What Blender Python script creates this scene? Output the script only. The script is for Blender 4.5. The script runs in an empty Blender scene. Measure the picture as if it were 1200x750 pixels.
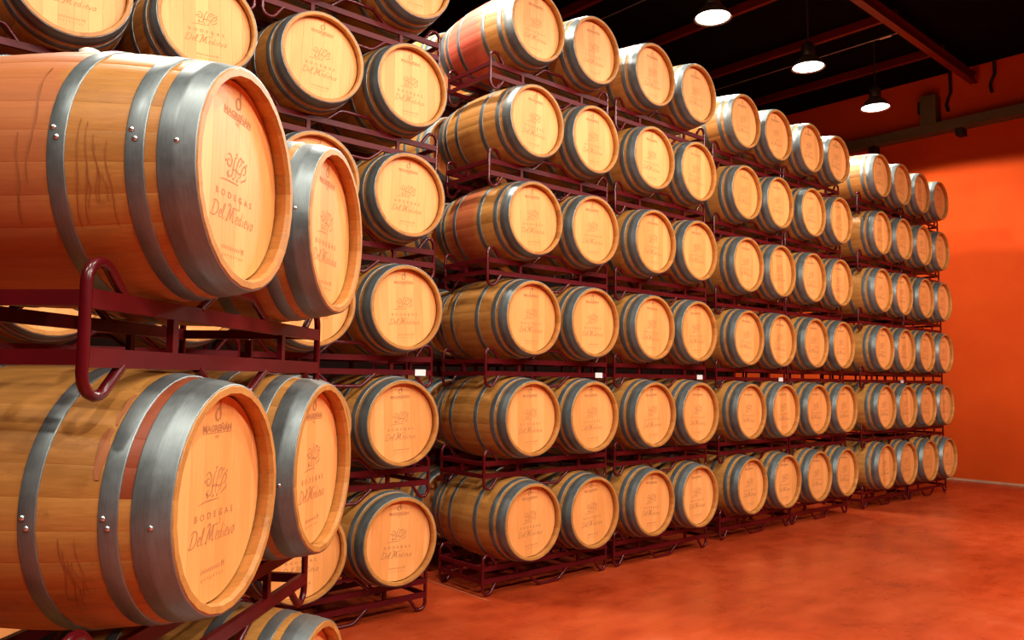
import bpy, bmesh, math, random
from mathutils import Matrix, Vector, Euler
random.seed(7)
R = math.radians
scene = bpy.context.scene
COL = scene.collection

# ------------------------------------------------------------------ camera, world, exposure
ALPHA = R(48.663)                      # angle between the row direction (+X) and the view direction
CAM_Z = 1.629
cam_data = bpy.data.cameras.new('camera')
cam_data.sensor_width = 36.0
cam_data.lens = 920.35 / 1200 * 36.0
cam_data.clip_start = 0.05
cam = bpy.data.objects.new('camera', cam_data)
COL.objects.link(cam)
cam.matrix_world = (Matrix.Translation((0, 0, CAM_Z)) @ Matrix.Rotation(ALPHA - math.pi / 2, 4, 'Z')
                    @ Matrix.Rotation(R(90 + 4.311), 4, 'X') @ Matrix.Rotation(R(0.691), 4, 'Z'))
scene.camera = cam

world = bpy.data.worlds.new('dim_hall')
scene.world = world
world.use_nodes = True
world.node_tree.nodes['Background'].inputs[0].default_value = (1.0, 0.8, 0.6, 1)
world.node_tree.nodes['Background'].inputs[1].default_value = 0.0

vs = scene.view_settings
vs.view_transform = 'Standard'
vs.look = 'None'
vs.gamma = 1.0
vs.use_curve_mapping = False
vs.exposure = 0.0

LAMP_Z = 6.0
LAMP_COLOR = (1.0, 0.93, 0.82)
BACK_LAMPS = [(12.38, 5.375), (10.09, 5.29), (7.85, 5.32), (5.6, 5.3), (3.35, 5.3), (1.1, 5.3)]
ASSUMED_FRONT_LAMPS = [(9.2, 0.6), (6.9, 0.6), (4.6, 0.6), (2.3, 0.6), (0.0, 0.6), (-2.3, 0.6)]  # assumed line of lamps out of view, placed to light the barrel heads
BACK_POWER = 500.0
FRONT_POWER = 310.0
ADDED_FAR_LAMPS = [(7.0, -3.2), (4.6, -3.2), (2.3, -3.2), (0.0, -3.2)]  # unseen extra line, added to even out light on the lower tiers
FAR_POWER = 610.0

# ------------------------------------------------------------------ node helpers
class NT:
    def __init__(self, name):
        self.m = bpy.data.materials.new(name)
        self.m.use_nodes = True
        self.t = self.m.node_tree
        self.b = self.t.nodes['Principled BSDF']
    def n(self, kind, **kw):
        nd = self.t.nodes.new(kind)
        for k, v in kw.items():
            if k.startswith('i_'):
                key = k[2:]
                key = int(key) if key.isdigit() else key.replace('_', ' ')
                nd.inputs[key].default_value = v
            else:
                setattr(nd, k, v)
        return nd
    def l(self, a, b):
        self.t.links.new(a, b)
    def math(self, op, a, b=None, c=None, clamp=False):
        nd = self.n('ShaderNodeMath', operation=op, use_clamp=clamp)
        for i, v in enumerate((a, b, c)):
            if v is None: continue
            if isinstance(v, (int, float)): nd.inputs[i].default_value = v
            else: self.l(v, nd.inputs[i])
        return nd.outputs[0]
    def mix(self, fac, a, b, blend='MIX'):
        nd = self.n('ShaderNodeMix', data_type='RGBA', blend_type=blend)
        for i, v in ((0, fac), (6, a), (7, b)):
            if isinstance(v, (int, float)): nd.inputs[i].default_value = v
            elif isinstance(v, tuple): nd.inputs[i].default_value = (*v, 1) if len(v) == 3 else v
            else: self.l(v, nd.inputs[i])
        return nd.outputs[2]
    def ramp(self, x, stops):
        nd = self.n('ShaderNodeValToRGB')
        el = nd.color_ramp.elements
        while len(el) < len(stops): el.new(0.5)
        for e, (p, c) in zip(el, stops):
            e.position = p
            e.color = (*c, 1) if len(c) == 3 else c
        self.l(x, nd.inputs[0])
        return nd.outputs[0]
    def noise(self, vec, scale, detail=4, rough=0.55, w=None):
        nd = self.n('ShaderNodeTexNoise', noise_dimensions='4D' if w is not None else '3D')
        nd.inputs['Scale'].default_value = scale
        nd.inputs['Detail'].default_value = detail
        nd.inputs['Roughness'].default_value = rough
        self.l(vec, nd.inputs['Vector'])
        if w is not None: self.l(w, nd.inputs['W'])
        return nd.outputs['Fac']
    def scaled(self, vec, s):
        nd = self.n('ShaderNodeVectorMath', operation='MULTIPLY')
        self.l(vec, nd.inputs[0]); nd.inputs[1].default_value = s
        return nd.outputs[0]
    def bump(self, h, strength, dist=0.002):
        nd = self.n('ShaderNodeBump')
        nd.inputs['Strength'].default_value = strength
        nd.inputs['Distance'].default_value = dist
        self.l(h, nd.inputs['Height'])
        self.l(nd.outputs[0], self.b.inputs['Normal'])

def wood(name, dark, light, grain, stain=None, rough=0.5, spread=0.3, grime=0.5):
    """grain: the local axis along which the grain runs ('y' for staves, 'z' for head boards)."""
    k = NT(name)
    co = k.n('ShaderNodeTexCoord').outputs['Object']
    oi = k.n('ShaderNodeObjectInfo').outputs['Random']
    at = k.n('ShaderNodeAttribute', attribute_name='rnd').outputs['Fac']
    rnd = k.math('FRACT', k.math('ADD', oi, at))
    w = k.math('MULTIPLY', rnd, 37.0)
    s = (1.0, 0.045, 1.0) if grain == 'y' else (1.0, 1.0, 0.045)
    fine = k.noise(k.scaled(co, s), 130, 5, 0.6, w)
    s2 = (1.0, 0.25, 1.0) if grain == 'y' else (1.0, 1.0, 0.25)
    broad = k.noise(k.scaled(co, s2), 9, 3, 0.55, w)
    tone = k.math('ADD', k.math('MULTIPLY', fine, 0.5), k.math('MULTIPLY', broad, 0.5))
    tone = k.math('ADD', tone, k.math('MULTIPLY', k.math('SUBTRACT', rnd, 0.5), spread))
    col = k.ramp(tone, [(0.25, dark), (0.72, light)])
    if grime:
        sp = k.noise(k.scaled(co, (1, 0.6, 1)), 16, 6, 0.7, w)
        gm = k.math('MULTIPLY', k.math('SUBTRACT', sp, 0.58, clamp=True), 4.0 * grime, clamp=True)
        col = k.mix(gm, col, tuple(c * 0.35 for c in dark))
    if stain:
        cen, hw, scol, amt = stain
        y = k.n('ShaderNodeSeparateXYZ'); k.l(co, y.inputs[0])
        wob = k.noise(co, 14, 4, 0.6, w)
        d = k.math('ABSOLUTE', k.math('SUBTRACT', y.outputs[1], cen))
        d = k.math('SUBTRACT', d, k.math('MULTIPLY', k.math('SUBTRACT', wob, 0.5), hw * 0.8))
        mask = k.n('ShaderNodeMapRange', clamp=True)
        k.l(d, mask.inputs[0])
        mask.inputs[1].default_value = hw * 1.1; mask.inputs[2].default_value = hw * 0.75
        mask.inputs[3].default_value = 0; mask.inputs[4].default_value = amt
        col = k.mix(mask.outputs[0], col, scol)
    k.l(col, k.b.inputs['Base Color'])
    k.b.inputs['Roughness'].default_value = rough
    k.b.inputs['Specular IOR Level'].default_value = 0.35
    k.bump(fine, 0.25, 0.0012)
    return k.m

def plain(name, c, rough=0.5, metal=0.0, var=0.15, scale=12.0, spec=0.5):
    k = NT(name)
    co = k.n('ShaderNodeTexCoord').outputs['Object']
    nz = k.noise(co, scale, 5, 0.6)
    col = k.ramp(nz, [(0.3, tuple(x * (1 - var) for x in c)), (0.7, tuple(min(1, x * (1 + var)) for x in c))])
    k.l(col, k.b.inputs['Base Color'])
    k.b.inputs['Roughness'].default_value = rough
    k.b.inputs['Metallic'].default_value = metal
    k.b.inputs['Specular IOR Level'].default_value = spec
    return k.m

def steel(name, c, rough):
    k = NT(name)
    co = k.n('ShaderNodeTexCoord').outputs['Object']
    rnd = k.n('ShaderNodeObjectInfo').outputs['Random']
    w = k.math('MULTIPLY', rnd, 20.0)
    a = k.noise(co, 9, 6, 0.65, w)
    b = k.noise(k.scaled(co, (1, 12, 1)), 22, 4, 0.6, w)
    f = k.math('ADD', k.math('MULTIPLY', a, 0.6), k.math('MULTIPLY', b, 0.4))
    f = k.math('ADD', f, k.math('MULTIPLY', k.math('SUBTRACT', rnd, 0.5), 0.12))
    col = k.ramp(f, [(0.32, tuple(x * 0.6 for x in c)), (0.62, c)])
    k.l(col, k.b.inputs['Base Color'])
    k.l(k.ramp(a, [(0.3, (rough - .1,) * 3), (0.7, (rough + .12,) * 3)]), k.b.inputs['Roughness'])
    k.b.inputs['Metallic'].default_value = 0.7
    k.bump(a, 0.12, 0.003)
    return k.m

def emitter(name, c, strength):
    k = NT(name)
    k.b.inputs['Base Color'].default_value = (1, 1, 1, 1)
    k.b.inputs['Emission Color'].default_value = (*c, 1)
    k.b.inputs['Emission Strength'].default_value = strength
    return k.m

S_DARK, S_LIGHT = (0.31, 0.120, 0.020), (0.58, 0.255, 0.060)
H_DARK, H_LIGHT = (0.72, 0.278, 0.070), (0.93, 0.400, 0.128)
RED = (0.42, 0.045, 0.028)
M = {
    'stave': wood('oak_stave', S_DARK, S_LIGHT, 'y', spread=0.16, grime=0.8),
    'stave_pink': wood('oak_stave_wine_stained', S_DARK, S_LIGHT, 'y', (0.60, 0.28, (0.64, 0.10, 0.065), 0.92), spread=0.2),
    'stave_red': wood('oak_stave_red_middle', S_DARK, S_LIGHT, 'y', (0.55, 0.20, RED, 0.6), spread=0.3),
    'stave_blush': wood('oak_stave_blushed_middle', S_DARK, S_LIGHT, 'y', (0.475, 0.15, (0.46, 0.09, 0.05), 0.45), spread=0.16, grime=0.8),
    'stave_spill': wood('oak_stave_spill_at_hoop', S_DARK, S_LIGHT, 'y', (0.115, 0.035, (0.22, 0.028, 0.012), 0.85), spread=0.16, grime=0.8),
    'head': wood('oak_head_board', H_DARK, H_LIGHT, 'z', spread=0.40, grime=0.0, rough=0.48),
    'croze': plain('croze_shadow_gap', (0.10, 0.035, 0.01), 0.8),
    'stamp': plain('burnt_stamp', (0.44, 0.170, 0.052), 0.7),
    'hoop': steel('galvanised_hoop', (0.240, 0.275, 0.275), 0.44),
    'rivet': plain('rivet_steel', (0.6, 0.6, 0.58), 0.3, 0.9),
    'drip': plain('dried_wine', (0.34, 0.105, 0.027), 0.6),
    'bung': plain('silicone_bung', (0.85, 0.78, 0.66), 0.5),
    'rack': plain('dark_red_paint', (0.080, 0.002, 0.0045), 0.26, 0.0, 0.2, 6.0, 0.4),
    'rack_bar': plain('dark_red_flat_bar', (0.090, 0.0025, 0.0045), 0.45, 0.0, 0.2, 6.0, 0.18),
    'tag': plain('white_card', (0.85, 0.85, 0.85), 0.6, 0.0, 0.03),
    'lamp_shell': plain('lamp_housing', (0.03, 0.03, 0.03), 0.4, 0.3),
    'lamp_bell': plain('lamp_reflector', (0.35, 0.34, 0.32), 0.35, 0.8),
    'lens': emitter('lamp_lens', (1.0, 0.93, 0.82), 14.0),
    'cable': plain('black_cable', (0.02, 0.02, 0.02), 0.6),
    'beam': plain('red_beam_paint', (0.10, 0.003, 0.002), 0.45),
    'rod': plain('tie_rod_steel', (0.5, 0.42, 0.40), 0.35, 0.8),
    'tray': plain('olive_duct', (0.10, 0.075, 0.035), 0.6),
    'black': plain('black_fitting', (0.01, 0.01, 0.01), 0.6),
    'ceiling': plain('dark_ceiling', (0.0022, 0.0008, 0.0006), 0.95, spec=0.05),
    'joint': plain('floor_joint', (0.46, 0.16, 0.08), 0.6),
    'base': plain('bare_cement', (0.50, 0.24, 0.13), 0.7, 0, 0.3, 3),
}
def wall_mat():
    k = NT('orange_plaster')
    co = k.n('ShaderNodeTexCoord').outputs['Object']
    a = k.noise(co, 0.9, 6, 0.6)
    b = k.noise(co, 35, 4, 0.6)
    col = k.ramp(a, [(0.3, (0.52, 0.046, 0.002)), (0.7, (0.62, 0.066, 0.004))])
    k.l(col, k.b.inputs['Base Color'])
    k.b.inputs['Roughness'].default_value = 0.8
    k.b.inputs['Specular IOR Level'].default_value = 0.15
    k.bump(b, 0.2, 0.004)
    return k.m
def floor_mat():
    k = NT('stained_concrete')
    co = k.n('ShaderNodeTexCoord').outputs['Object']
    a = k.noise(co, 0.55, 7, 0.62)
    b = k.noise(co, 2.3, 7, 0.68)
    c = k.noise(k.scaled(co, (1, 3.0, 1)), 1.3, 6, 0.65)
    f = k.math('ADD', k.math('ADD', k.math('MULTIPLY', a, 0.4), k.math('MULTIPLY', b, 0.3)), k.math('MULTIPLY', c, 0.3))
    col = k.ramp(f, [(0.36, (0.25, 0.022, 0.005)), (0.48, (0.42, 0.047, 0.010)), (0.56, (0.50, 0.066, 0.016)), (0.68, (0.56, 0.115, 0.045))])
    sp = k.noise(co, 7, 8, 0.75)
    col = k.mix(k.math('MULTIPLY', k.math('SUBTRACT', sp, 0.62, clamp=True), 3.0, clamp=True), col, (0.60, 0.17, 0.08))
    k.l(col, k.b.inputs['Base Color'])
    k.l(k.ramp(b, [(0.3, (0.22,) * 3), (0.7, (0.42,) * 3)]), k.b.inputs['Roughness'])
    k.b.inputs['Specular IOR Level'].default_value = 0.4
    k.bump(sp, 0.06, 0.004)
    return k.m
M['wall'] = wall_mat()
M['wall_dark'] = plain('wall_dark_for_shade', (0.008, 0.003, 0.002), 0.95, spec=0.05)  # near-black put into the colour to cut bounce and hold shade behind racks
M['floor'] = floor_mat()

# ------------------------------------------------------------------ mesh helpers
def mesh(name, verts, faces, mat, smooth=False, rnd=None):
    me = bpy.data.meshes.new(name)
    me.from_pydata([tuple(v) for v in verts], [], faces)
    me.materials.append(mat)
    if smooth:
        me.polygons.foreach_set('use_smooth', [True] * len(me.polygons))
    if rnd is not None:
        a = me.attributes.new('rnd', 'FLOAT', 'FACE')
        a.data.foreach_set('value', rnd)
    me.update()
    return me

class MB:
    """collects simple shapes into one mesh"""
    def __init__(self): self.v = []; self.f = []; self.s = []
    def add(self, v, f, smooth=False):
        o = len(self.v); self.v += [Vector(p) for p in v]
        self.f += [tuple(i + o for i in q) for q in f]; self.s += [smooth] * len(f)
    def box(self, x0, x1, y0, y1, z0, z1):
        v = [(x, y, z) for x in (x0, x1) for y in (y0, y1) for z in (z0, z1)]
        self.add(v, [(0, 1, 3, 2), (4, 6, 7, 5), (0, 4, 5, 1), (2, 3, 7, 6), (0, 2, 6, 4), (1, 5, 7, 3)])
    def tube(self, pts, r, seg=8, up=Vector((0, 1, 0))):
        pts = [Vector(p) for p in pts]; v = []; n = len(pts)
        for i, p in enumerate(pts):
            d = (pts[min(i + 1, n - 1)] - pts[max(i - 1, 0)]).normalized()
            a = d.cross(up)
            if a.length < 1e-4: a = d.cross(Vector((1, 0, 0)))
            a.normalize(); b = a.cross(d)
            for k in range(seg):
                t = 2 * math.pi * k / seg
                v.append(p + a * (r * math.cos(t)) + b * (r * math.sin(t)))
        f = [(i * seg + k, i * seg + (k + 1) % seg, (i + 1) * seg + (k + 1) % seg, (i + 1) * seg + k)
             for i in range(n - 1) for k in range(seg)]
        self.add(v, f, True)
        self.add(v[:seg], [tuple(range(seg))[::-1]]); self.add(v[-seg:], [tuple(range(seg))])
    def lathe(self, prof, seg=32, axis='z'):
        v = []; n = len(prof)
        for r, h in prof:
            for k in range(seg):
                t = 2 * math.pi * k / seg
                v.append((r * math.cos(t), r * math.sin(t), h) if axis == 'z' else (r * math.cos(t), h, r * math.sin(t)))
        f = [(i * seg + k, i * seg + (k + 1) % seg, (i + 1) * seg + (k + 1) % seg, (i + 1) * seg + k)
             for i in range(n - 1) for k in range(seg)]
        self.add(v, f, True)
    def mesh(self, name, mat):
        me = mesh(name, self.v, self.f, mat)
        me.polygons.foreach_set('use_smooth', self.s)
        bm = bmesh.new(); bm.from_mesh(me)
        bmesh.ops.recalc_face_normals(bm, faces=bm.faces); bm.to_mesh(me); bm.free()
        return me

def obj(name, me, parent=None, mat=None, matrix=None):
    o = bpy.data.objects.new(name, me)
    COL.objects.link(o)
    if parent is not None: o.parent = parent
    if matrix is not None: o.matrix_local = matrix
    if mat is not None and me is not None:
        o.material_slots[0].link = 'OBJECT'; o.material_slots[0].material = mat
    return o

def tag(o, label, cat, group=None):
    o['label'] = label; o['category'] = cat
    if group: o['group'] = group
    return o

def struct(name, me, label=None):
    o = obj(name, me); o['kind'] = 'structure'
    if label: o['label'] = label
    return o

def box_mesh(name, x0, x1, y0, y1, z0, z1, mat):
    b = MB(); b.box(x0, x1, y0, y1, z0, z1)
    return b.mesh(name, mat)

# ------------------------------------------------------------------ the hall
XW, XB, YF, YB, ZC = 14.75, -7.0, -8.0, 9.5, 7.15
struct('floor', box_mesh('floor', XB, XW, YF, YB, -0.2, 0.0, M['floor']), 'glossy orange-red stained concrete floor')
struct('ceiling', box_mesh('ceiling', XB, XW, YF, YB, ZC, ZC + 0.2, M['ceiling']), 'unlit black ceiling')
struct('wall_right', box_mesh('wall_right', XW, XW + 0.25, YF, YB, 0, ZC, M['wall']), 'orange plastered end wall')
struct('wall_left', box_mesh('wall_left', XB - 0.25, XB, YF, YB, 0, ZC, M['wall_dark']), 'unseen wall, coloured dark to cut bounced light')
struct('wall_back', box_mesh('wall_back', XB, XW, YB, YB + 0.25, 0, ZC, M['wall_dark']), 'wall behind the racks, coloured dark for shade')
struct('wall_front', box_mesh('wall_front', XB, XW, YF - 0.25, YF, 0, ZC, M['wall_dark']), 'unseen wall across the aisle, coloured dark to cut bounced light')
struct('baseboard_right', box_mesh('baseboard_right', XW - 0.03, XW, YF, YB, 0, 0.035, M['base']), 'bare cement strip at the foot of the wall')
struct('trim_1', box_mesh('trim_1', 3.797, 3.805, 4.55, 7.0, 0.0, 0.0008, M['joint']), 'pale joint line in the floor')

# roof steel
b = MB()
for z0, z1, w in ((6.83, 6.845, 0.055), (6.845, 6.985, 0.010), (6.985, 7.0, 0.055)):
    b.box(-6.9, XW - 0.02, 4.7 - w, 4.7 + w, z0, z1)
tag(obj('roof_beam', b.mesh('roof_beam', M['beam'])), 'red steel roof beam running to the orange wall', 'beam')
for i, x in enumerate((13.4, 11.6, 9.8, 8.0, 6.2, 4.4)):
    tag(obj('roof_purlin', box_mesh('roof_purlin', x - 0.035, x + 0.035, 4.7, YB - 0.02, 7.0, 7.13, M['beam'])),
        f'thin dark purlin crossing over the red roof beam, {["first", "second", "third", "fourth", "fifth", "sixth"][i]} from orange wall', 'purlin', 'purlins under the ceiling')
for i, (x, lab) in enumerate(((11.9, 'thin steel tie rod under ceiling meeting red beam closer to orange wall'),
                              (8.3, 'thin steel tie rod under ceiling meeting red beam farther from orange wall'))):
    root = tag(obj('tie_rod', None), lab, 'rod', 'tie rods under the ceiling')
    root.location = (x, 4.8, 6.9)
    b = MB(); b.tube([(0, 0, 0), (0, 4.68, 0)], 0.008, 6, Vector((1, 0, 0)))
    obj('rod', b.mesh('rod', M['rod']), root)
    b = MB(); b.tube([(0, 0.1, 0), (0, 0.13, 0), (0, 0.24, 0), (0, 0.27, 0)], 0.024, 8, Vector((1, 0, 0)))
    obj('turnbuckle', b.mesh('turnbuckle', M['rod']), root)
root = tag(obj('wall_duct', None), 'dark olive duct running along the orange wall near the ceiling', 'duct')
root.location = (XW, 2, 6.06)
obj('duct_body', box_mesh('duct_body', -0.24, 0.0, -9.9, 7.4, 0, 0.17, M['tray']), root)
for y in (4.9 - 2, 3.75 - 2, 6.4 - 2, 7.7 - 2):
    obj('bracket', box_mesh('bracket', -0.2, 0.0, y - 0.06, y + 0.06, -0.12, 0.0, M['black']), root)
root = tag(obj('wall_box', None), 'dark olive cabinet mounted on orange wall just above the duct', 'cabinet')
root.location = (XW, 5.38, 6.23)
obj('box_body', box_mesh('box_body', -0.25, 0, -0.13, 0.13, 0.0, 0.52, M['tray']), root)
obj('box_side', box_mesh('box_side', -0.2, 0, 0.13, 0.19, 0.24, 0.45, M['black']), root)
for y, z0, lab in ((5.12, 6.45, 'black angled bracket on orange wall beside olive cabinet'), (4.42, 6.6, 'black angled bracket on orange wall away from olive cabinet')):
    b = MB()
    b.tube([(XW - 0.03, y, z0), (XW - 0.03, y + 0.03, z0 + 0.12), (XW - 0.03, y, z0 + 0.22), (XW - 0.03, y - 0.05, z0 + 0.32), (XW - 0.03, y - 0.04, ZC)], 0.028, 6, Vector((1, 0, 0)))
    tag(obj('wall_bracket', b.mesh('wall_bracket', M['black'])), lab, 'bracket', 'brackets high on the wall')

# ------------------------------------------------------------------ lamps
b = MB(); b.tube([(0, 0, 0.34), (0, 0, 1.15)], 0.012, 6); L_CABLE = b.mesh('cable', M['cable'])
b = MB(); b.lathe([(0.0, 0.36), (0.05, 0.36), (0.085, 0.33), (0.09, 0.20), (0.07, 0.16), (0.0, 0.16)], 20); L_HOUSE = b.mesh('housing', M['lamp_shell'])
b = MB(); b.lathe([(0.07, 0.17), (0.11, 0.15), (0.17, 0.09), (0.215, 0.01), (0.225, 0.0), (0.205, 0.01), (0.16, 0.085), (0.10, 0.14), (0.07, 0.15)], 28); L_BELL = b.mesh('reflector', M['lamp_bell'])
b = MB(); b.lathe([(0.0, 0.012), (0.10, 0.012), (0.205, 0.016), (0.205, 0.024), (0.0, 0.03)], 28); L_LENS = b.mesh('lens', M['lens'])
ORD = ['first', 'second', 'third', 'fourth', 'fifth', 'sixth', 'seventh', 'eighth', 'ninth', 'tenth', 'eleventh', 'twelfth']
def lamp(x, y, power, label, group):
    root = tag(obj('pendant_lamp', None), label, 'lamp', group)
    root.location = (x, y, LAMP_Z)
    obj('cable', L_CABLE, root); obj('housing', L_HOUSE, root); obj('reflector', L_BELL, root); obj('lens', L_LENS, root)
    ld = bpy.data.lights.new('lamp_light', 'SPOT')
    ld.energy = power; ld.color = LAMP_COLOR; ld.spot_size = R(162); ld.spot_blend = 0.08; ld.shadow_soft_size = 0.12
    lo = bpy.data.objects.new('lamp_light', ld); COL.objects.link(lo)
    lo.parent = root; lo.location = (0, 0, -0.14)
for i, (x, y) in enumerate(BACK_LAMPS):
    lamp(x, y, BACK_POWER, f'glowing round pendant lamp above the barrel stacks, {ORD[i]} from orange wall', 'lamps above the barrel stacks')
for i, (x, y) in enumerate(ASSUMED_FRONT_LAMPS):
    lamp(x, y, FRONT_POWER, f'assumed unseen pendant lamp above the open aisle, {ORD[i]} from orange wall', 'assumed unseen lamps above the aisle')

for i, (x, y) in enumerate(ADDED_FAR_LAMPS):
    lamp(x, y, FAR_POWER, f'added unseen pendant lamp on the far side of aisle, {ORD[i]} from orange wall', 'added unseen lamps on the far side of the aisle')

# ------------------------------------------------------------------ barrel meshes (axis along +Y, front head at y = 0)
LEN, RE, RB = 0.95, 0.288, 0.339
NS = 28
def rad(y): return RB - (RB - RE) * ((y - LEN / 2) / (LEN / 2)) ** 2
TH = 0.026
def stave_geo(ang, na=3):
    h = math.pi / NS
    ys = [0.0, 0.004] + [LEN * i / 12 for i in range(1, 12)] + [LEN - 0.004, LEN]
    v, f = [], []
    cols = ((-h, 0.0007), (-0.93 * h, 0), (0.93 * h, 0), (h, 0.0007))
    for i, y in enumerate(ys):
        e = 0.003 if i in (0, len(ys) - 1) else 0
        for a, dr in cols:
            r = rad(y) - dr - e
            v.append((r * math.sin(ang + a), y, r * math.cos(ang + a)))
    n = len(ys)
    for i in range(n - 1):
        for k in range(3):
            f.append((i * 4 + k, i * 4 + k + 1, (i + 1) * 4 + k + 1, (i + 1) * 4 + k))
    no = len(f)
    # end grain + inside of the chime, at both ends
    for y0, y1, s in ((0.0, 0.075, 1), (LEN, LEN - 0.075, -1)):
        o = len(v)
        for y, r in ((y0, rad(y0) - 0.003), (y0, rad(y0) - TH + 0.006), (y0 + s * 0.012, rad(y0) - TH), (y1, rad(y1) - TH)):
            for a in (-h, h):
                v.append((r * math.sin(ang + a), y, r * math.cos(ang + a)))
        for i in range(3):
            q = (o + 2 * i, o + 2 * i + 2, o + 2 * i + 3, o + 2 * i + 1)
            f.append(q if s > 0 else q[::-1])
    # sides
    for a in (-h, h):
        o = len(v)
        yy = (0.0, 0.12, 0.3, LEN / 2, 0.65, 0.83, LEN)
        for y in yy:
            for dr in (0.0046 if y in (0.0, LEN) else 0.0016, TH):
                if dr == TH and y in (0.0, LEN): y = 0.016 if y == 0.0 else LEN - 0.016
                r = rad(y) - dr
                v.append((r * math.sin(ang + a), y, r * math.cos(ang + a)))
        for i in range(len(yy) - 1):
            f.append((o + 2 * i, o + 2 * i + 1, o + 2 * i + 3, o + 2 * i + 2))
    return v, f, no
sv, sf, sno = stave_geo(0.0)
STAVE = mesh('stave', sv, sf, M['stave'], rnd=[0.0] * len(sf))
STAVE.polygons.foreach_set('use_smooth', [i < sno for i in range(len(sf))])
bm = bmesh.new(); bm.from_mesh(STAVE); bmesh.ops.recalc_face_normals(bm, faces=[p for p in bm.faces if p.index >= sno])
bm.to_mesh(STAVE); bm.free()

v, f, rn, sm = [], [], [], []
for i in range(NS):
    a, c, no = stave_geo(2 * math.pi * i / NS)
    o = len(v); v += a; f += [tuple(k + o for k in q) for q in c]
    rn += [random.random()] * len(c); sm += [k < no for k in range(len(c))]
BODY = mesh('stave_body', v, f, M['stave'], rnd=rn)
BODY.polygons.foreach_set('use_smooth', sm)

RH, YH = 0.2635, 0.046
def head_boards(edges):
    out = []
    for a, c in zip(edges[:-1], edges[1:]):
        g = 0.00015
        a2, c2 = a + g, c - g
        n = 7
        def ring(x0, x1, rr):
            top = [(x0 + (x1 - x0) * i / (n - 1)) for i in range(n)]
            p = [(x, math.sqrt(max(rr * rr - x * x, 1e-8))) for x in top]
            return p + [(x, -z) for x, z in p[::-1]]
        o1 = ring(max(a2 + 0.0005, -RH + 0.002), min(c2 - 0.0005, RH - 0.002), RH)
        o2 = ring(max(a2, -RH + 0.001), min(c2, RH - 0.001), RH)
        v = [(x, YH, z) for x, z in o1] + [(x, YH + 0.0006, z) for x, z in o2] + [(x, YH + 0.012, z) for x, z in o2]
        m = 2 * n
        f = [tuple(range(m))]
        for r in range(2):
            f += [(r * m + i, r * m + (i + 1) % m, (r + 1) * m + (i + 1) % m, (r + 1) * m + i) for i in range(m)]
        out.append((v, f))
    return out
EDGES = [-RH, -0.205, -0.130, -0.062, 0.015, 0.082, 0.150, 0.214, RH]
HB = head_boards(EDGES)
def fix(me):
    bm = bmesh.new(); bm.from_mesh(me); bmesh.ops.recalc_face_normals(bm, faces=bm.faces); bm.to_mesh(me); bm.free(); return me
BOARDS = [fix(mesh('head_board', a, c, M['head'], rnd=[random.random()] * len(c))) for a, c in HB]
v, f, rn = [], [], []
for a, c in HB:
    o = len(v); v += a; f += [tuple(k + o for k in q) for q in c]; rn += [random.random()] * len(c)
HEAD1 = fix(mesh('head', v, f, M['head'], rnd=rn))
b = MB(); b.lathe([(0.0, YH + 0.013), (RH + 0.004, YH + 0.013), (RH + 0.004, YH + 0.022), (0.0, YH + 0.022)], 48, 'y')
BACKING = b.mesh('head', M['head'])
b = MB(); b.lathe([(0.0, LEN - YH), (RH + 0.004, LEN - YH), (RH + 0.004, LEN - YH - 0.02), (0.0, LEN - YH - 0.02)], 40, 'y')
REARHEAD = b.mesh('rear_head', M['head'])

def hoop_mesh(y0, y1, seg=64):
    t = 0.0022
    b = MB()
    pr = [(rad(y0) - 0.002, y0), (rad(y0) + t - .0006, y0), (rad(y0 + .002) + t, y0 + .002), (rad((y0 + y1) / 2) + t, (y0 + y1) / 2), (rad(y1 - .002) + t, y1 - .002), (rad(y1) + t - .0006, y1), (rad(y1) - 0.002, y1)]
    if y1 - y0 > 0.06:      # the broad end hoop is rolled with a low step half way
        ym = (y0 + y1) / 2
        pr[3:4] = [(rad(ym - .004) + t, ym - .004), (rad(ym) + t + .0012, ym), (rad(ym + .010) + t + .0012, ym + .010), (rad(ym + .016) + t, ym + .016)]
    b.lathe(pr, seg, 'y')
    return b.mesh('hoop', M['hoop'])
HOOP_Y = [(0.003, 0.088), (0.116, 0.158), (0.294, 0.334)]
HOOPS = [hoop_mesh(a, c) for a, c in HOOP_Y]
FLIP = Matrix.Translation((0, LEN, 0)) @ Matrix.Rotation(math.pi, 4, 'Z')
b = MB(); b.lathe([(0.0, 0.0045), (0.004, 0.004), (0.0065, 0.0015), (0.007, 0.0)], 10)
RIVET = b.mesh('rivet', M['rivet'])
b = MB(); b.lathe([(0.0, 0.034), (0.022, 0.033), (0.029, 0.028), (0.027, 0.008), (0.026, -0.01)], 16)
BUNG = b.mesh('bung', M['bung'])

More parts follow.
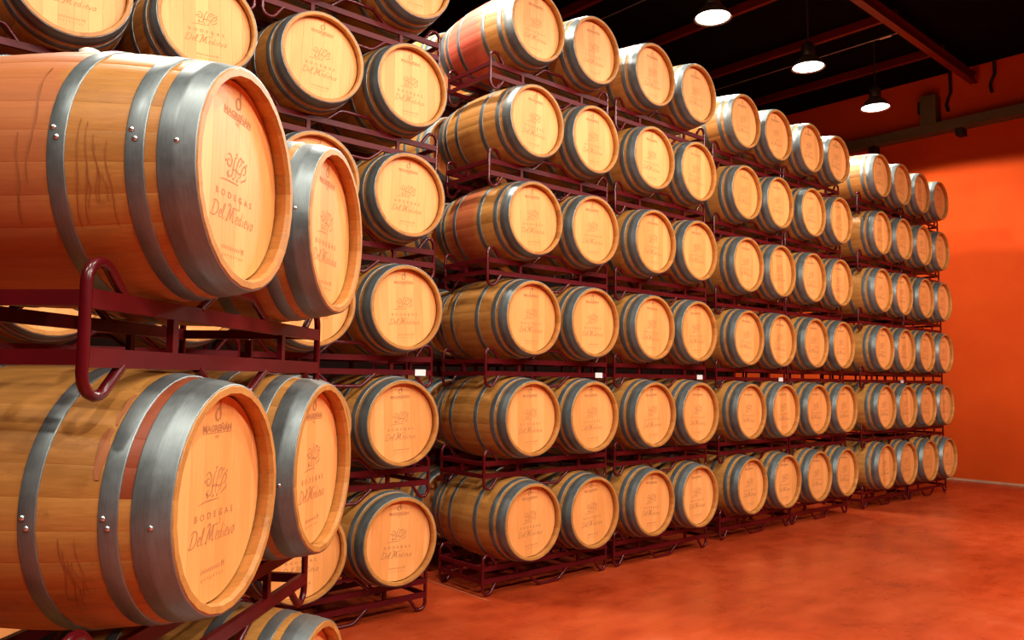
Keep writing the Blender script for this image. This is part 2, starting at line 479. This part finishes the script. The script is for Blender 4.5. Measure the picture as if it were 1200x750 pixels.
# ---- the burnt stamp on the head: lettering and emblem as flat shapes (x to the right, z up)
def catmull(p, n=6):
    if len(p) < 3: return p
    q = [p[0]] + p + [p[-1]]; out = []
    for i in range(1, len(q) - 2):
        a, b_, c, d = q[i - 1], q[i], q[i + 1], q[i + 2]
        for k in range(n):
            t = k / n
            out.append(tuple(0.5 * (2 * b_[j] + (c[j] - a[j]) * t + (2 * a[j] - 5 * b_[j] + 4 * c[j] - d[j]) * t * t + (3 * b_[j] - a[j] - 3 * c[j] + d[j]) * t ** 3) for j in (0, 1)))
    return out + [p[-1]]
class Ink:
    def __init__(self): self.v = []; self.f = []
    def stroke(self, pts, w, smooth=True, taper=True):
        p = catmull(list(pts)) if smooth else list(pts)
        n = len(p); o = len(self.v)
        for i in range(n):
            a, c = p[max(i - 1, 0)], p[min(i + 1, n - 1)]
            dx, dz = c[0] - a[0], c[1] - a[1]; l = math.hypot(dx, dz) or 1
            ww = w / 2 * ((0.35 + 0.65 * math.sin(math.pi * (i + .5) / n)) if taper else 1)
            nx, nz = -dz / l * ww, dx / l * ww
            self.v += [(p[i][0] + nx, YH - 0.0006, p[i][1] + nz), (p[i][0] - nx, YH - 0.0006, p[i][1] - nz)]
        self.f += [(o + 2 * i, o + 2 * i + 1, o + 2 * i + 3, o + 2 * i + 2) for i in range(n - 1)]
    def text(self, s, cx, cz, size, width=None, spacing=1.0, bold=0.0):
        cu = bpy.data.curves.new('txt', 'FONT'); cu.body = s; cu.size = size; cu.align_x = 'CENTER'
        cu.space_character = spacing; cu.offset = bold; cu.resolution_u = 2
        t = bpy.data.objects.new('txt', cu); COL.objects.link(t)
        dg = bpy.context.evaluated_depsgraph_get()
        me = t.evaluated_get(dg).to_mesh()
        xs = [p.co.x for p in me.vertices]
        k = width / (max(xs) - min(xs)) if width else 1
        mx = (max(xs) + min(xs)) / 2
        o = len(self.v)
        self.v += [(cx + (p.co.x - mx) * k, YH - 0.0006, cz + p.co.y) for p in me.vertices]
        self.f += [tuple(i + o for i in q.vertices) for q in me.polygons]
        t.evaluated_get(dg).to_mesh_clear()
        bpy.data.objects.remove(t); bpy.data.curves.remove(cu)
ink = Ink()
# flame-like maker's mark
ink.stroke([(0.012, 0.247), (0.009, 0.232), (0.013, 0.214), (0.012, 0.198)], 0.010)
ink.stroke([(0.010, 0.222), (-0.003, 0.226), (-0.012, 0.214), (-0.010, 0.200), (0.001, 0.196), (0.010, 0.203)], 0.0075)
ink.text('MAGREÑÁN', 0, 0.168, 0.024, 0.155, bold=0.0008)
ink.stroke([(-0.079, 0.1645), (0.079, 0.1645)], 0.0022, False, False)
ink.text('MT', 0, 0.149, 0.014, 0.022)
# interlaced emblem
for s in (
    [(-0.052, 0.058), (-0.035, 0.066), (-0.022, 0.052), (-0.030, 0.034), (-0.046, 0.036), (-0.044, 0.050), (-0.032, 0.048)],
    [(-0.050, 0.014), (-0.032, 0.006), (-0.018, 0.016), (-0.012, 0.040), (-0.004, 0.062), (0.008, 0.066)],
    [(0.000, 0.010), (0.004, 0.034), (0.014, 0.056), (0.026, 0.070), (0.036, 0.066), (0.028, 0.052), (0.018, 0.044)],
    [(0.016, 0.012), (0.028, 0.020), (0.036, 0.038), (0.050, 0.054), (0.060, 0.046), (0.052, 0.032), (0.040, 0.030)],
    [(0.030, 0.004), (0.044, 0.012), (0.058, 0.018), (0.062, 0.028)],
    [(-0.040, 0.000), (-0.044, 0.012), (-0.036, 0.022)],
    [(-0.020, 0.028), (0.000, 0.030), (0.020, 0.026), (0.034, 0.030)],
): ink.stroke(s, 0.0055)
for x, z in ((-0.056, 0.044), (0.004, 0.074), (0.044, 0.066), (0.062, 0.060), (-0.012, 0.004), (0.010, 0.004)):
    ink.stroke([(x - .003, z - .003), (x + .003, z + .003)], 0.006, False, False)
ink.stroke([(-0.085, -0.012), (-0.05, -0.007), (0.02, -0.006)], 0.004)
ink.text('BODEGAS', 0.0, -0.052, 0.024, 0.205, 1.9, 0.0004)
ink.stroke([(0.032, -0.030), (0.032, -0.066), (0.026, -0.072), (-0.004, -0.072), (-0.010, -0.080)], 0.003)
# script: Del Medievo
def script(x, z, h, strokes, w):
    for s in strokes: ink.stroke([(x + a * h + b_ * h * 0.25, z + b_ * h) for a, b_ in s], w)
h = 0.034; z = -0.112
D_ = [[(0.22, 0.95), (0.12, 0.5), (0.05, 0.05)], [(-0.1, 0.8), (0.2, 1.0), (0.65, 0.85), (0.75, 0.45), (0.5, 0.08), (0.0, 0.0), (-0.15, 0.12)]]
e_ = [[(0.05, 0.25), (0.28, 0.32), (0.3, 0.48), (0.14, 0.5), (0.02, 0.25), (0.12, 0.02), (0.36, 0.1)]]
l_ = [[(0.0, 0.2), (0.2, 0.8), (0.18, 1.0), (0.06, 0.8), (0.04, 0.1), (0.16, 0.0), (0.3, 0.12)]]
M_ = [[(-0.15, 0.1), (0.02, 0.0), (0.12, 0.5), (0.25, 1.0)], [(0.25, 1.0), (0.36, 0.5), (0.40, 0.1)], [(0.40, 0.1), (0.58, 0.6), (0.75, 1.0)], [(0.75, 1.0), (0.74, 0.5), (0.82, 0.05), (1.0, 0.12)], [(-0.1, 0.95), (0.1, 1.12), (0.35, 1.0)]]
d_ = [[(0.3, 0.42), (0.12, 0.46), (0.0, 0.2), (0.12, 0.0), (0.28, 0.18)], [(0.38, 1.0), (0.3, 0.5), (0.28, 0.1), (0.42, 0.05)]]
i_ = [[(0.05, 0.45), (0.04, 0.1), (0.16, 0.03)], [(0.08, 0.68), (0.1, 0.74)]]
v_ = [[(0.0, 0.45), (0.12, 0.05), (0.16, 0.02), (0.32, 0.5)]]
o_ = [[(0.2, 0.48), (0.02, 0.3), (0.1, 0.02), (0.3, 0.1), (0.34, 0.35), (0.2, 0.48), (0.42, 0.42)]]
x = -0.122
for g, adv in ((D_, 0.86), (e_, 0.42), (l_, 0.62), (M_, 1.12), (e_, 0.42), (d_, 0.52), (i_, 0.26), (e_, 0.42), (v_, 0.42), (o_, 0.5)):
    k = 1.28
    script(x, z, h * 1.2, g, 0.0042 if g is not M_ else 0.0060); x += adv * h * k
# two worn lines of small print, not legible
for i in range(9):
    ink.stroke([(-0.058 + i * 0.0115, -0.186 + 0.001 * (i % 2)), (-0.051 + i * 0.0115, -0.177)], 0.005, False, False)
ink.stroke([(0.052, -0.188), (0.052, -0.172), (0.058, -0.180), (0.064, -0.172), (0.064, -0.188)], 0.004, False, False)
for i in range(8):
    ink.stroke([(-0.055 + i * 0.0155, -0.206 + 0.002 * (i % 3)), (-0.050 + i * 0.0155, -0.199)], 0.004, False, False)
STAMP = mesh('stamp', ink.v, ink.f, M['stamp'])

def barrel(loc, rotz, label, group, near, scale=1.0, stain=None, rivets=None, bung=False, roll=None, drips=()):
    """loc: centre of the front head rim on the barrel axis"""
    root = obj('wine_barrel', None)
    tag(root, label, 'barrel', group)
    rot = Matrix.Rotation(rotz, 4, 'Z')
    base = rot @ Vector((0, LEN / 2 * scale, -RB * scale)) + Vector(loc)
    root.matrix_world = Matrix.Translation(base) @ rot @ Matrix.Scale(scale, 4)
    rl = random.uniform(-3.5, 3.5) if roll is None else roll
    A = Matrix.Translation((0, -LEN / 2, RB)) @ Matrix.Rotation(R(rl), 4, 'Y')
    smat = M[stain] if stain else None
    if near:
        for i in range(NS):
            an = math.degrees((2 * math.pi * i / NS + math.pi) % (2 * math.pi) - math.pi)
            sm_ = smat if stain != 'stave_spill' or -88 < an < 35 else None
            obj('stave', STAVE, root, sm_, A @ Matrix.Rotation(2 * math.pi * i / NS, 4, 'Y'))
        h_ = obj('head', BACKING, root, None, A)
        for bd in BOARDS: obj('head_board', bd, h_)
    else:
        obj('stave_body', BODY, root, smat, A @ Matrix.Rotation(2 * math.pi / NS * random.randrange(NS), 4, 'Y'))
        h_ = obj('head', HEAD1, root, None, A)
    obj('stamp', STAMP, h_)['kind'] = 'stuff'
    obj('rear_head', REARHEAD, root, None, A)
    for j, hm in enumerate(HOOPS):
        for fl in (False, True):
            ho = obj('hoop', hm, root, None, A @ FLIP if fl else A)
            if rivets is not None and not fl:
                y = sum(HOOP_Y[j]) / 2
                for dy, da in (((0, 0), (0.010, 4)) if j >= 1 else ((0, 0),)):
                    an = R(-90 + rivets + da - rl)
                    rr = rad(y + dy) + 0.0020
                    mt = Matrix.Translation((rr * math.sin(an), y + dy, rr * math.cos(an))) @ Matrix.Rotation(an, 4, 'Y')
                    obj('rivet', RIVET, ho, None, mt)
    for y, a0, a1, w_, wob in drips:
        dv, df = [], []
        n_ = 14
        for k in range(n_ + 1):
            t = k / n_; an = R(a0 + (a1 - a0) * t)
            yc = y + wob * math.sin(3.1 * t + y * 40) + wob * 0.5 * math.sin(9 * t)
            ww = w_ * (0.35 + 0.65 * math.sin(math.pi * min(1, 0.15 + t * 0.8)))
            for yy in (yc - ww / 2, yc + ww / 2):
                rr = rad(yy) + 0.0004
                dv.append((rr * math.sin(an), yy, rr * math.cos(an)))
            if k: df.append((2 * k - 2, 2 * k - 1, 2 * k + 1, 2 * k))
        obj('wine_drip', mesh('wine_drip', dv, df, M['drip'], True), root, None, Matrix.Translation((0, -LEN / 2, RB)))
    if bung:
        obj('bung', BUNG, root, None, Matrix.Translation((0, 0, 2 * RB)))
    return root

# ------------------------------------------------------------------ rack meshes (two barrels wide; x along the row, y depth, z = 0 at mid height)
def rack_set(w, off, hh, arch, depth):
    T = 0.0125
    P = {}
    P['rail'] = box_mesh('rail', -w + T * 0.6, w - T * 0.6, -0.010, 0.010, -hh, hh, M['rack_bar'])
    P['post'] = box_mesh('post', -0.013, 0.013, -0.009, 0.009, -(off - hh), off - hh, M['rack_bar'])
    P['side_rail'] = box_mesh('side_rail', -0.010, 0.010, T * .6, depth - T * .6, -hh * .8, hh * .8, M['rack_bar'])
    ra = 0.047
    pts = [(0.128, 0, off + hh - 0.006), (0.105, 0, off + hh + 0.022)]
    # arch over the top, down the leg and round the hook below (left end, leg at x = 0)
    def arc(cx, cz, r, a0, a1, n=7):
        return [(cx + r * math.cos(R(a0 + (a1 - a0) * i / n)), 0, cz + r * math.sin(R(a0 + (a1 - a0) * i / n))) for i in range(n + 1)]
    cz = arch - T - ra
    up = [(0.134, 0, off + hh - 0.004)] + arc(ra, cz, ra, 35, 180)
    dn = [(x_, 0, -z_) for x_, _, z_ in up[::-1]]
    b = MB(); b.tube(up + dn, T, 8, Vector((0, 1, 0))); P['end_loop'] = b.mesh('end_loop', M['rack'])
    zt = arch - T
    hump = [(-0.215, 0, off + hh - 0.004), (-0.125, 0, zt - 0.012), (-0.105, 0, zt - 0.002), (-0.085, 0, zt), (0.085, 0, zt), (0.105, 0, zt - 0.002), (0.125, 0, zt - 0.012), (0.215, 0, off + hh - 0.004)]
    b = MB(); b.tube(hump, T, 8, Vector((0, 1, 0))); P['cradle'] = b.mesh('cradle', M['rack'])
    P['tag'] = box_mesh('card_tag', -0.045, 0.045, -0.003, 0.0, -0.022, 0.022, M['tag'])
    P['dims'] = (w, off, hh, arch, depth)
    return P
RACK = rack_set(0.683, 0.047, 0.0185, 0.158, 0.54)
RACK_M = rack_set(0.690, 0.062, 0.0205, 0.156, 0.54)
ROTZ = Matrix.Rotation(math.pi, 4, 'Z'); ROTX = Matrix.Rotation(math.pi, 4, 'X')
def rack(center_front, rotz, P, label, group, card=False):
    """center_front: middle of the front frame at mid height"""
    w, off, hh, arch, depth = P['dims']
    root = obj('barrel_rack', None); tag(root, label, 'rack', group)
    rot = Matrix.Rotation(rotz, 4, 'Z')
    root.matrix_world = Matrix.Translation(Vector(center_front) + rot @ Vector((0, depth / 2, -arch))) @ rot
    B = Matrix.Translation((0, -depth / 2, arch))
    for y in (0, depth):
        for z in (off, -off):
            obj('rail', P['rail'], root, None, B @ Matrix.Translation((0, y, z)))
        for x in (-0.345, 0.345):
            obj('post', P['post'], root, None, B @ Matrix.Translation((x, y, 0)))
        obj('end_loop', P['end_loop'], root, None, B @ Matrix.Translation((-w, y, 0)))
        obj('end_loop', P['end_loop'], root, None, B @ Matrix.Translation((w, y, 0)) @ ROTZ)
        obj('cradle', P['cradle'], root, None, B @ Matrix.Translation((0, y, 0)))
        obj('cradle', P['cradle'], root, None, B @ Matrix.Translation((0, y, 0)) @ ROTX)
    for x in (-w, w):
        for z in (off, -off):
            obj('side_rail', P['side_rail'], root, None, B @ Matrix.Translation((x, 0, z)))
        obj('post', P['post'], root, None, B @ Matrix.Translation((x, depth / 2, 0)) @ Matrix.Rotation(math.pi / 2, 4, 'Z'))
    if card:
        c = obj('card_tag', P['tag'], root, None, B @ Matrix.Translation((w - 0.10, -0.0105, -off)))
        c['label'] = 'small white card'
    return root

# ------------------------------------------------------------------ the rows
Z1 = 0.548
FRONT = 0.195
# groups: (row front y, level spacing, lean per level, column pairs)
GROUPS = {
    'K': (4.4517, 0.7779, 0.0057, [(0.850, 1.545), (2.272, 2.965)]),
    'A': (4.445, 0.7807, 0.0013, [(4.1548, 4.8465), (5.640, 6.325)]),
    'C': (4.546, 0.7743, -0.0150, [(7.385, 8.071), (8.8085, 9.4905)]),
    'E': (4.530, 0.7741, 0.0022, [(10.570, 11.258), (11.970, 12.657)]),
}
TIER = ORD
cols_main = [('A', 0, 0), ('A', 0, 1), ('A', 1, 0), ('A', 1, 1), ('C', 0, 0), ('C', 0, 1), ('C', 1, 0), ('C', 1, 1), ('E', 0, 0), ('E', 0, 1), ('E', 1, 0), ('E', 1, 1)]
stains = {('A', 0, 0, 6): 'stave_pink', ('A', 0, 0, 4): 'stave_red', ('A', 0, 0, 3): None}
for g, (q, dz, lean, pairs) in GROUPS.items():
    for pi, pr in enumerate(pairs):
        for lv in range(1, 7):
            zc = Z1 + (lv - 1) * dz
            jit = random.uniform(-0.012, 0.012)
            sh = lean * (lv - 1) + jit * 0.6
            mid = sum(pr) / 2
            zm = zc - dz / 2 if lv > 1 else RACK['dims'][3]
            if g == 'K':
                lab = f'dark red rack carrying {TIER[lv-1]} tier, {ORD[1 - pi]} stack past the narrow gap from orange wall'
            else:
                idx = {'A': 5, 'C': 3, 'E': 1}[g] + (1 - pi)
                lab = f'dark red steel rack carrying {TIER[lv-1]} tier, {ORD[idx-1]} stack from the orange wall'
            rack((mid + sh, q + FRONT + jit, zm), 0, RACK, lab, 'racks of the long row', card=(lv == 3 and (g, pi) not in (('C', 1), ('E', 1), ('K', 0))))
            for k in (0, 1):
                if g == 'K':
                    n = 4 - (pi * 2 + k)
                    lab = f'oak wine barrel, {TIER[lv-1]} tier up, {ORD[n-1]} column past the narrow gap from orange wall'
                else:
                    n = 12 - cols_main.index((g, pi, k))
                    lab = f'oak wine barrel, {TIER[lv-1]} tier up, {ORD[n-1]} column from the orange wall'
                st = stains.get((g, pi, k, lv)) if g == 'A' else None
                if st == 'stave_pink': lab = lab.replace('oak wine barrel', 'pink-stained oak barrel')
                if st == 'stave_red': lab = lab.replace('oak wine barrel', 'red-stained oak barrel')
                barrel((pr[k] + sh, q + jit + random.uniform(-0.006, 0.006), zc), R(random.uniform(-0.5, 0.5)), lab,
                       'barrels of the long row', near=g in ('K', 'A'), stain=st, bung=(lv == 6))
# the row standing back to back with the stack at the gap
q, dz, lean, pairs = GROUPS['A']
for lv in range(1, 7):
    zc = Z1 + (lv - 1) * dz
    pr = pairs[0]; y0 = q + LEN + 0.12
    rack((sum(pr) / 2, y0 + FRONT, zc - dz / 2 if lv > 1 else RACK['dims'][3]), 0, RACK,
         f'dark red steel rack carrying {TIER[lv-1]} tier, standing behind the stack at the narrow gap', 'racks of the rear row')
    for k in (0, 1):
        barrel((pr[k], y0, zc), 0, f'oak wine barrel, {TIER[lv-1]} tier up, behind the {("stack edge at", "inner column near")[k]} the narrow gap',
               'barrels of the rear row', near=False, bung=(lv == 6))

# ------------------------------------------------------------------ the low stack standing apart
SC = 0.955
BETA = R(5.951)
def old2new(x, y):
    s, c = math.sin(ALPHA), math.cos(ALPHA)
    # camera-aligned plan coordinates (x right, y ahead) to the hall's axes
    return x * s + y * c, -x * c + y * s
um = (math.sin(BETA), math.cos(BETA)); nm = (-um[1], um[0])
ex, ey = old2new(*um); ROT_M = math.atan2(ey, ex)
ZM = [0.548, 1.331, 2.120]
mst = {(0, 3): 'stave_blush', (0, 2): 'stave_spill'}
rd = random.Random(3)
DRIPS = {(0, 3): [(0.195 + 0.012 * k + rd.uniform(-.004, .004), rd.uniform(-100, -76), rd.uniform(-132, -108), rd.uniform(.0015, .0035), rd.uniform(.003, .008)) for k in range(7)]
                 + [(0.385, -50, -104, 0.005, 0.010), (0.41, -84, -120, 0.004, 0.006)],
         (0, 2): [(0.205 + 0.011 * k, rd.uniform(-112, -98), rd.uniform(-142, -126), rd.uniform(.0015, .003), rd.uniform(.004, .009)) for k in range(5)]
                 + [(0.166, -34, -52, 0.012, 0.004), (0.171, -54, -76, 0.024, 0.004)],
         (1, 3): [(0.24, -90, -120, 0.003, 0.004)]}
for lv in (1, 2, 3):
    cs = []
    for i, (mx, my) in enumerate(((-0.7182, 2.0589), (-0.6424, 2.7649))):
        if lv == 3:
            mx += um[0] * -0.008 + nm[0] * -0.025; my += um[1] * -0.008 + nm[1] * -0.025
        x, y = old2new(mx * SC, my * SC)
        cs.append((x, y))
        end = ('end away from long row', 'end toward long row')[i]
        lab = f'oak barrel of separate three-high stack, {TIER[lv-1]} tier, {end}'
        barrel((x, y, ZM[lv - 1]), ROT_M, lab, 'barrels of the separate three-high stack', near=True, scale=SC,
               stain=mst.get((i, lv)), rivets=(2, -5, 4)[lv - 1], bung=True, roll=random.uniform(-1, 1),
               drips=DRIPS.get((i, lv), ()))
    cx, cy = (cs[0][0] + cs[1][0]) / 2, (cs[0][1] + cs[1][1]) / 2
    zm = RACK_M['dims'][3] if lv == 1 else (ZM[lv - 1] + ZM[lv - 2]) / 2
    nx, ny = old2new(*nm)
    rack((cx + nx * 0.19, cy + ny * 0.19, zm), ROT_M, RACK_M, f'dark red steel rack carrying {TIER[lv-1]} tier of the separate three-high stack', 'racks of the separate stack')
